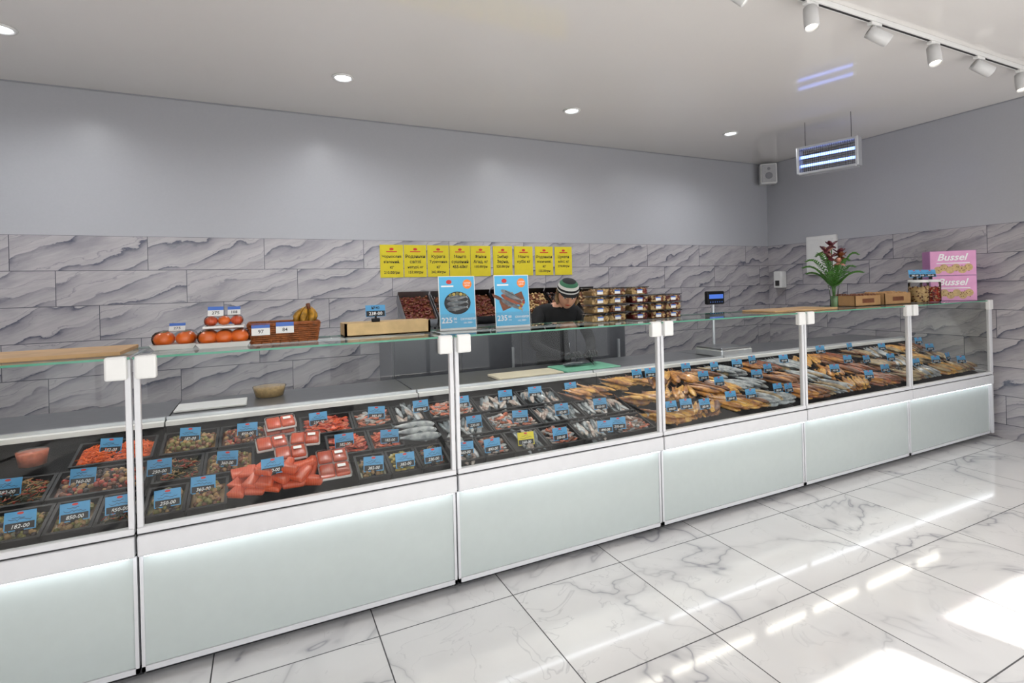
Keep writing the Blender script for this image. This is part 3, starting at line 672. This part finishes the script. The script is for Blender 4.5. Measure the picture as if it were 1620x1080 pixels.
for k in range(7):
    b=MB(); x=1.08+.30*k; Mx=T(x,4.42,1.17)@RX(math.radians(38))
    w,d,h=.285,.36,.09
    for q in ((0,w,0,.006,0,h),(0,w,d-.006,d,0,h+.03),(0,.006,0,d,0,h),(w-.006,w,0,d,0,h),(0,w,0,d,0,.005)): b.add(box(*q),steel if k<2 else black,Mx)
    ms=[[brown,datem],[olived,brown],[brown,datem],[datem,brown],[nut,brown],[olived,brown],[brown,nut]][k]
    b.add(box(.008,w-.008,.008,d-.008,.005,h-.035),ms[0],Mx)
    for j in range(190): b.add(ell(.015,.013,.009,6,4),R.choice(ms),Mx@T(R.uniform(.02,w-.02),R.uniform(.02,d-.02),h-.033+R.uniform(0,.018)),True)
    b.add(box(.006,.02,4.425,4.435,1.15,1.19),black,T(x,0,0)); b.add(box(w-.02,w-.006,4.425,4.435,1.15,1.19),black,T(x,0,0))   # front feet
    b.add(box(.006,.02,4.68,4.69,1.15,1.38),alu,T(x,0,0)); b.add(box(w-.02,w-.006,4.68,4.69,1.15,1.38),alu,T(x,0,0))           # rear legs
    b.build('dried_fruit_crate')

# ------------------------------------------------------------------ wall/ceiling fixtures
def px(y): return xr(y)
b=MB(); y0,y1=3.90,4.28
b.add(rbox(px(4.1)-.05,px(4.1)-.004,y0,y1,1.56,2.03,.012),whitep).add(rbox(px(4.1)-.056,px(4.1)-.046,y0+.03,y1-.03,1.60,1.99,.004),whitep).build('electrical_panel')
b=MB(); b.add(rbox(px(4.66)-.11,px(4.66)-.004,4.60,4.72,1.40,1.62,.015),whitep); b.add(rbox(px(4.66)-.115,px(4.66)-.105,4.63,4.69,1.43,1.5,.004),dark); b.build('soap_dispenser')
grl=M('speaker_grille',srgb(186,186,188),.7,var=.2,vscale=200); grd=M('speaker_cone',srgb(140,140,144),.7,var=.1)
b=MB(); Mx=T(6.03,4.73,2.90)@RZ(-.75)
b.add(rbox(-.10,.10,-.07,.07,-.13,.13,.012),whitep,Mx); b.add(rbox(-.085,.085,-.078,-.068,-.115,.115,.006),grl,Mx)
b.add(lathe([(.045,0),(.03,.004)],18),grd,Mx@T(0,-.0795,-.03)@RX(pi/2)@S(1,1,.3)); b.add(lathe([(.02,0),(.012,.004)],14),grd,Mx@T(0,-.0795,.06)@RX(pi/2)@S(1,1,.3)); b.add(box(-.02,.02,.06,.13,-.02,.02),whitep,Mx)
b.build('wall_speaker')
uv=M('uv_tube',(.22,.34,1.0),.4,emis=4)
b=MB(); Mx=T(4.955,3.22,2.55)@RZ(math.radians(-75.0)); Ln=.50
zh=.27
b.add(rbox(-Ln/2-.02,-Ln/2+.01,-.055,.055,0,zh,.01),alu,Mx).add(rbox(Ln/2-.01,Ln/2+.02,-.055,.055,0,zh,.01),alu,Mx)
b.add(rbox(-Ln/2,Ln/2,-.05,.05,zh-.025,zh,.005),alu,Mx).add(rbox(-Ln/2,Ln/2,-.055,.055,-.01,.015,.005),alu,Mx)
for zz in (.085,.17): b.add(lathe([(.014,-Ln/2+.01),(.014,Ln/2-.01)],10),uv,Mx@T(0,0,zz)@RY(pi/2),True)
for s in (-1,1):
    for k in range(26): xx=-Ln/2+.015+k*(Ln-.03)/25; b.add(box(xx-.001,xx+.001,s*.045-.001,s*.045+.001,.015,zh-.02),blackm,Mx)
    for k in range(5): b.add(box(-Ln/2,Ln/2,s*.048-.001,s*.048+.001,.04+.047*k,.0425+.047*k),blackm,Mx)
for s in (-1,1): b.add(tube([(s*.2,0,zh),(s*.2,0,Hc-2.55)],.0022,5),blackm,Mx)
b.build('insect_killer_lamp')
def spot(name,loc,e,size,rot=(0,0,0),r=.04,colr=(1,.95,.9),blend=.6):
    l=bpy.data.lights.new(name,'SPOT'); l.energy=e; l.spot_size=math.radians(size); l.spot_blend=blend; l.shadow_soft_size=r; l.color=colr
    o=bpy.data.objects.new(name,l); col.objects.link(o); o.location=loc; o.rotation_euler=rot; return o
dl=M('downlight_diffuser',(.9,.93,1),.5,emis=14)
for yy,xs in ((3.95,(-3.28,-1.33,.56,2.52,4.48)),(-.8,(-1.33,.56,2.52,4.48))):  # second row, behind the camera, is unseen and added as fill light
    for x in xs:
        b=MB(); b.add(lathe([(.068,0),(.078,-.004),(.074,-.012),(.06,-.014),(.055,-.004),(.052,-.002)],28,False),whitep,T(x,yy,Hc),True)
        b.add(disc(.054),dl,T(x,yy,Hc-.004)@RX(pi)); b.build('recessed_downlight')
        spot('downlight_lamp',(x,yy,Hc-.02),60,165,colr=(.97,.98,1),blend=.9,r=.05)
b=MB(); b.add(rbox(1.0,5.75,1.86,1.895,Hc-.03,Hc-.001,.003),whitep); b.add(box(1.01,5.74,1.87,1.885,Hc-.031,Hc-.029),dark); b.build('lighting_track')
tls=M('spot_led',(1,.9,.75),.5,emis=6)
tbody=M('spot_body',srgb(206,206,206),.4,var=.03)
for k,x in enumerate((1.55,2.17,2.77,3.36,4.0,4.58,5.19)):
    b=MB(); b.add(rbox(x-.05,x+.05,1.862,1.893,Hc-.05,Hc-.031,.003),whitep); b.add(tube([(x,1.877,Hc-.05),(x,1.877,Hc-.085)],.008,8),whitep)
    a,c=[(.3,.5),(-.8,-.6),(.25,.4),(-1.0,-.5),(.3,.4),(-1.0,-.5),(.2,.2)][k]
    Mx=T(x,1.877,Hc-.10)@RZ(c)@RY(a)@RX(-.1)
    b.add(lathe([(.02,.045),(.036,.04),(.038,.0),(.038,-.085),(.034,-.088),(.03,-.07)],20,False),tbody,Mx,True); b.add(disc(.036),tbody,Mx@T(0,0,.042)); b.add(disc(.03),tls,Mx@T(0,0,-.072)@RX(pi))
    b.build('track_spotlight')
    o=spot('track_lamp',(0,0,0),28,80,r=.03,colr=(1,.94,.86)); o.matrix_world=Mx@T(0,0,-.095)
# ------------------------------------------------------------------ worker
W=empty('shop_worker',(2.30,4.0,0))
def skinned(name,verts,edges,rad,mat,root=0,sub=2,skinz=None):
    me=bpy.data.meshes.new(name); me.from_pydata(verts,edges,[]); o=bpy.data.objects.new(name,me); col.objects.link(o)
    md=o.modifiers.new('s','SKIN'); md.use_smooth_shade=True
    for i,r in enumerate(rad): me.skin_vertices[0].data[i].radius=(r if isinstance(r,tuple) else (r,r))
    me.skin_vertices[0].data[root].use_root=True
    o.modifiers.new('u','SUBSURF').levels=sub
    dg=bpy.context.evaluated_depsgraph_get(); dg.update(); m2=bpy.data.meshes.new_from_object(o.evaluated_get(dg))
    bpy.data.objects.remove(o)
    m2.materials.clear(); m2.materials.append(mat)
    if skinz:
        m2.materials.append(skinz[1])
        for p in m2.polygons:
            if skinz[0](p.center): p.material_index=1
    for p in m2.polygons: p.use_smooth=True
    ob=bpy.data.objects.new(name,m2); col.objects.link(ob); ob.parent=W; ob.location=-Vector(W.location); return ob
hd=Vector((2.29,3.73,1.425))
V=[(2.31,4.02,.96),(2.31,4.03,1.08),(2.30,3.97,1.20),(2.29,3.90,1.275),(2.29,3.83,1.335),(2.29,3.78,1.38),
 (2.12,3.91,1.27),(2.06,3.87,1.20),(2.00,3.80,1.02),(2.06,3.64,.965),(2.13,3.52,.945),
 (2.46,3.91,1.27),(2.52,3.87,1.20),(2.55,3.79,1.02),(2.44,3.63,.965),(2.34,3.52,.945),
 (2.22,4.02,.88),(2.20,4.00,.48),(2.19,4.05,.10),(2.19,3.93,.045),(2.40,4.02,.88),(2.42,4.00,.48),(2.43,4.05,.10),(2.43,3.93,.045)]
E=[(0,1),(1,2),(2,3),(3,4),(4,5),(3,6),(6,7),(7,8),(8,9),(9,10),(3,11),(11,12),(12,13),(13,14),(14,15),(0,16),(16,17),(17,18),(18,19),(0,20),(20,21),(21,22),(22,23)]
Rr=[(.145,.12),(.14,.115),(.15,.12),(.13,.10),(.055,.055),(.05,.05),.075,.062,.048,.042,.032,.075,.062,.048,.042,.032,.09,.062,.042,.04,.09,.062,.042,.04]
skinned('body',V,E,Rr,cloth,0,2,(lambda c:c.z>1.325 and abs(c.x-2.29)<.09,skin))
HM=T(*hd)@RZ(-.45)@RX(math.radians(24))@RY(.10)
v,f=ell(.078,.098,.118,24,18); v2=[]
for x,y,z in v:
    t=max(0,-z/.118)
    x*=1-.28*t*t; 
    if y<0: y=y*(1-.10*t)-.006*t
    else: y*=1-.35*t
    if y<-.04 and abs(z-.012)<.02: y+=.006
    v2.append((x,y,z))
b=MB(); b.add((v2,f),skin,HM,True)
b.add(([(-.013,-.088,-.028),(.013,-.088,-.028),(0,-.118,-.022),(0,-.092,.02),(-.006,-.09,.015),(.006,-.09,.015)],[(0,1,2),(0,2,3),(2,1,3),(0,3,4),(1,5,3)]),skin,HM,True)
for s in (-1,1):
    b.add(ell(.013,.008,.008,10,6),inkw,HM@T(s*.030,-.084,.010),True); b.add(ell(.006,.004,.006,8,5),brown,HM@T(s*.030,-.091,.009),True)
    b.add(tube([(s*.016,-.096,.026),(s*.032,-.094,.031),(s*.046,-.084,.025)],.003,5),hair,HM,True)
    b.add(ell(.009,.018,.030,10,7),skin,HM@T(s*.079,.005,-.005)@RZ(s*.3),True)
b.add(tube([(-.024,-.083,-.056),(0,-.092,-.053),(.024,-.083,-.056)],[.002,.005,.002],6),redp,HM,True)
b.build('head',W)
b=MB()
v,f=ell(.088,.106,.112,22,14); keep=[q for q in f if (sum(v[i][1] for i in q)/len(q)>-.028) and sum(v[i][2] for i in q)/len(q)>-.085]
b.add((v,keep),hair,HM@T(0,.008,.01),True)
for k in range(16):
    a=-.2+k*3.5/15; b.add(tube([(.086*math.cos(a),.10*math.sin(a),.03),(.09*math.cos(a),.105*math.sin(a),-.04),(.078*math.cos(a),.09*math.sin(a),-.085)],[.014,.016,.006],6),hair,HM,True)
b.build('hair',W)
b=MB()
ms=[];N=26
prof=[(.097,.035),(.099,.050),(.098,.062),(.094,.078),(.084,.100),(.062,.124),(.03,.137),(.004,.141)]
v,f=lathe(prof,N,False); 
for k in range(len(prof)-1):
    for i in range(N): ms.append([cloth,capw,cloth,capw,capg,cloth,cloth][k])
b.add(([(p[0]*.93,p[1]*1.12+.004,p[2]) for p in v],f),None,HM,True,ms)
b.add(([(-.07,-.09,.040),(.07,-.09,.040),(.045,-.132,.034),(-.045,-.132,.034),(-.07,-.09,.046),(.07,-.09,.046),(.045,-.132,.040),(-.045,-.132,.040)],box(0,1,0,1,0,1)[1]),cloth,HM)
b.build('striped_cap',W)
def hand(name,wp,s,yaw):
    b=MB(); Mx=T(*wp)@RZ(yaw)@RX(-.35)
    b.add(rbox(-.038,.038,-.085,.0,-.014,.014,.012,3),rubber,Mx,True); b.add(tube([(0,.05,.0),(0,0,0),(0,-.03,0)],[.036,.030,.03],10),rubber,Mx,True)
    for k,ln in enumerate((.062,.072,.067,.052)):
        x=(-.029+.0193*k)*s
        p=[(x,-.075,0),(x,-.085-ln*.45,.004),(x,-.085-ln*.75,-.016),(x,-.085-ln*.82,-.040)]
        b.add(tube(p,[.0105,.0098,.009,.0065],8),rubber,Mx,True)
    b.add(tube([(-.032*s,-.02,0),(-.055*s,-.045,-.008),(-.056*s,-.075,-.02),(-.045*s,-.095,-.032)],[.013,.012,.0105,.007],8),rubber,Mx,True)
    b.build(name,W)
hand('left_hand',(2.13,3.50,.945),-1,.2); hand('right_hand',(2.34,3.50,.945),1,-.35)
b=MB()
vf,mm=fish(.26,silb,silver); b.add(vf,None,T(2.02,3.38,.905)@RX(pi/2)@RZ(.0),True,mm); b.build('fish_being_cleaned')
b=MB(); b.add(tube([(2.30,3.47,.925),(2.27,3.36,.915)],.011,8),black,None,True); b.add(([(2.272,3.37,.905),(2.268,3.37,.93),(2.20,3.22,.90),(2.262,3.36,.905)],[(0,1,2),(0,2,3)]),steel); b.build('kitchen_knife')

# ------------------------------------------------------------------ lights
w=bpy.data.worlds.new('sky'); sc.world=w; w.use_nodes=True
w.node_tree.nodes['Background'].inputs[0].default_value=(.97,.985,1,1); w.node_tree.nodes['Background'].inputs[1].default_value=2.3
s=bpy.data.lights.new('sun','SUN'); s.energy=16; s.angle=.01; s.color=(1,.95,.88); so=bpy.data.objects.new('sun',s); col.objects.link(so)
d=Vector((-.25,1,-.643)); so.rotation_euler=d.to_track_quat('-Z','Y').to_euler(); so.location=(0,-8,6)

# ------------------------------------------------------------------ camera
cam=bpy.data.cameras.new('camera'); co=bpy.data.objects.new('camera',cam); col.objects.link(co); sc.camera=co
a,r=1.1258,.0255
F=Vector((math.cos(a),math.sin(a),0)); Rv=Vector((math.sin(a),-math.cos(a),0)); U=Vector((0,0,1))
Ri=math.cos(r)*Rv-math.sin(r)*U; Ui=math.sin(r)*Rv+math.cos(r)*U
m=Matrix((Ri,Ui,-F)).transposed().to_4x4(); m.translation=Vector((0,0,1.5)); co.matrix_world=m
cam.sensor_width=36; cam.lens=824.656/1620*36; cam.shift_y=(454.26-540)/1620; cam.clip_start=.05
sc.view_settings.view_transform='Standard'; sc.view_settings.look='None'; sc.view_settings.exposure=0
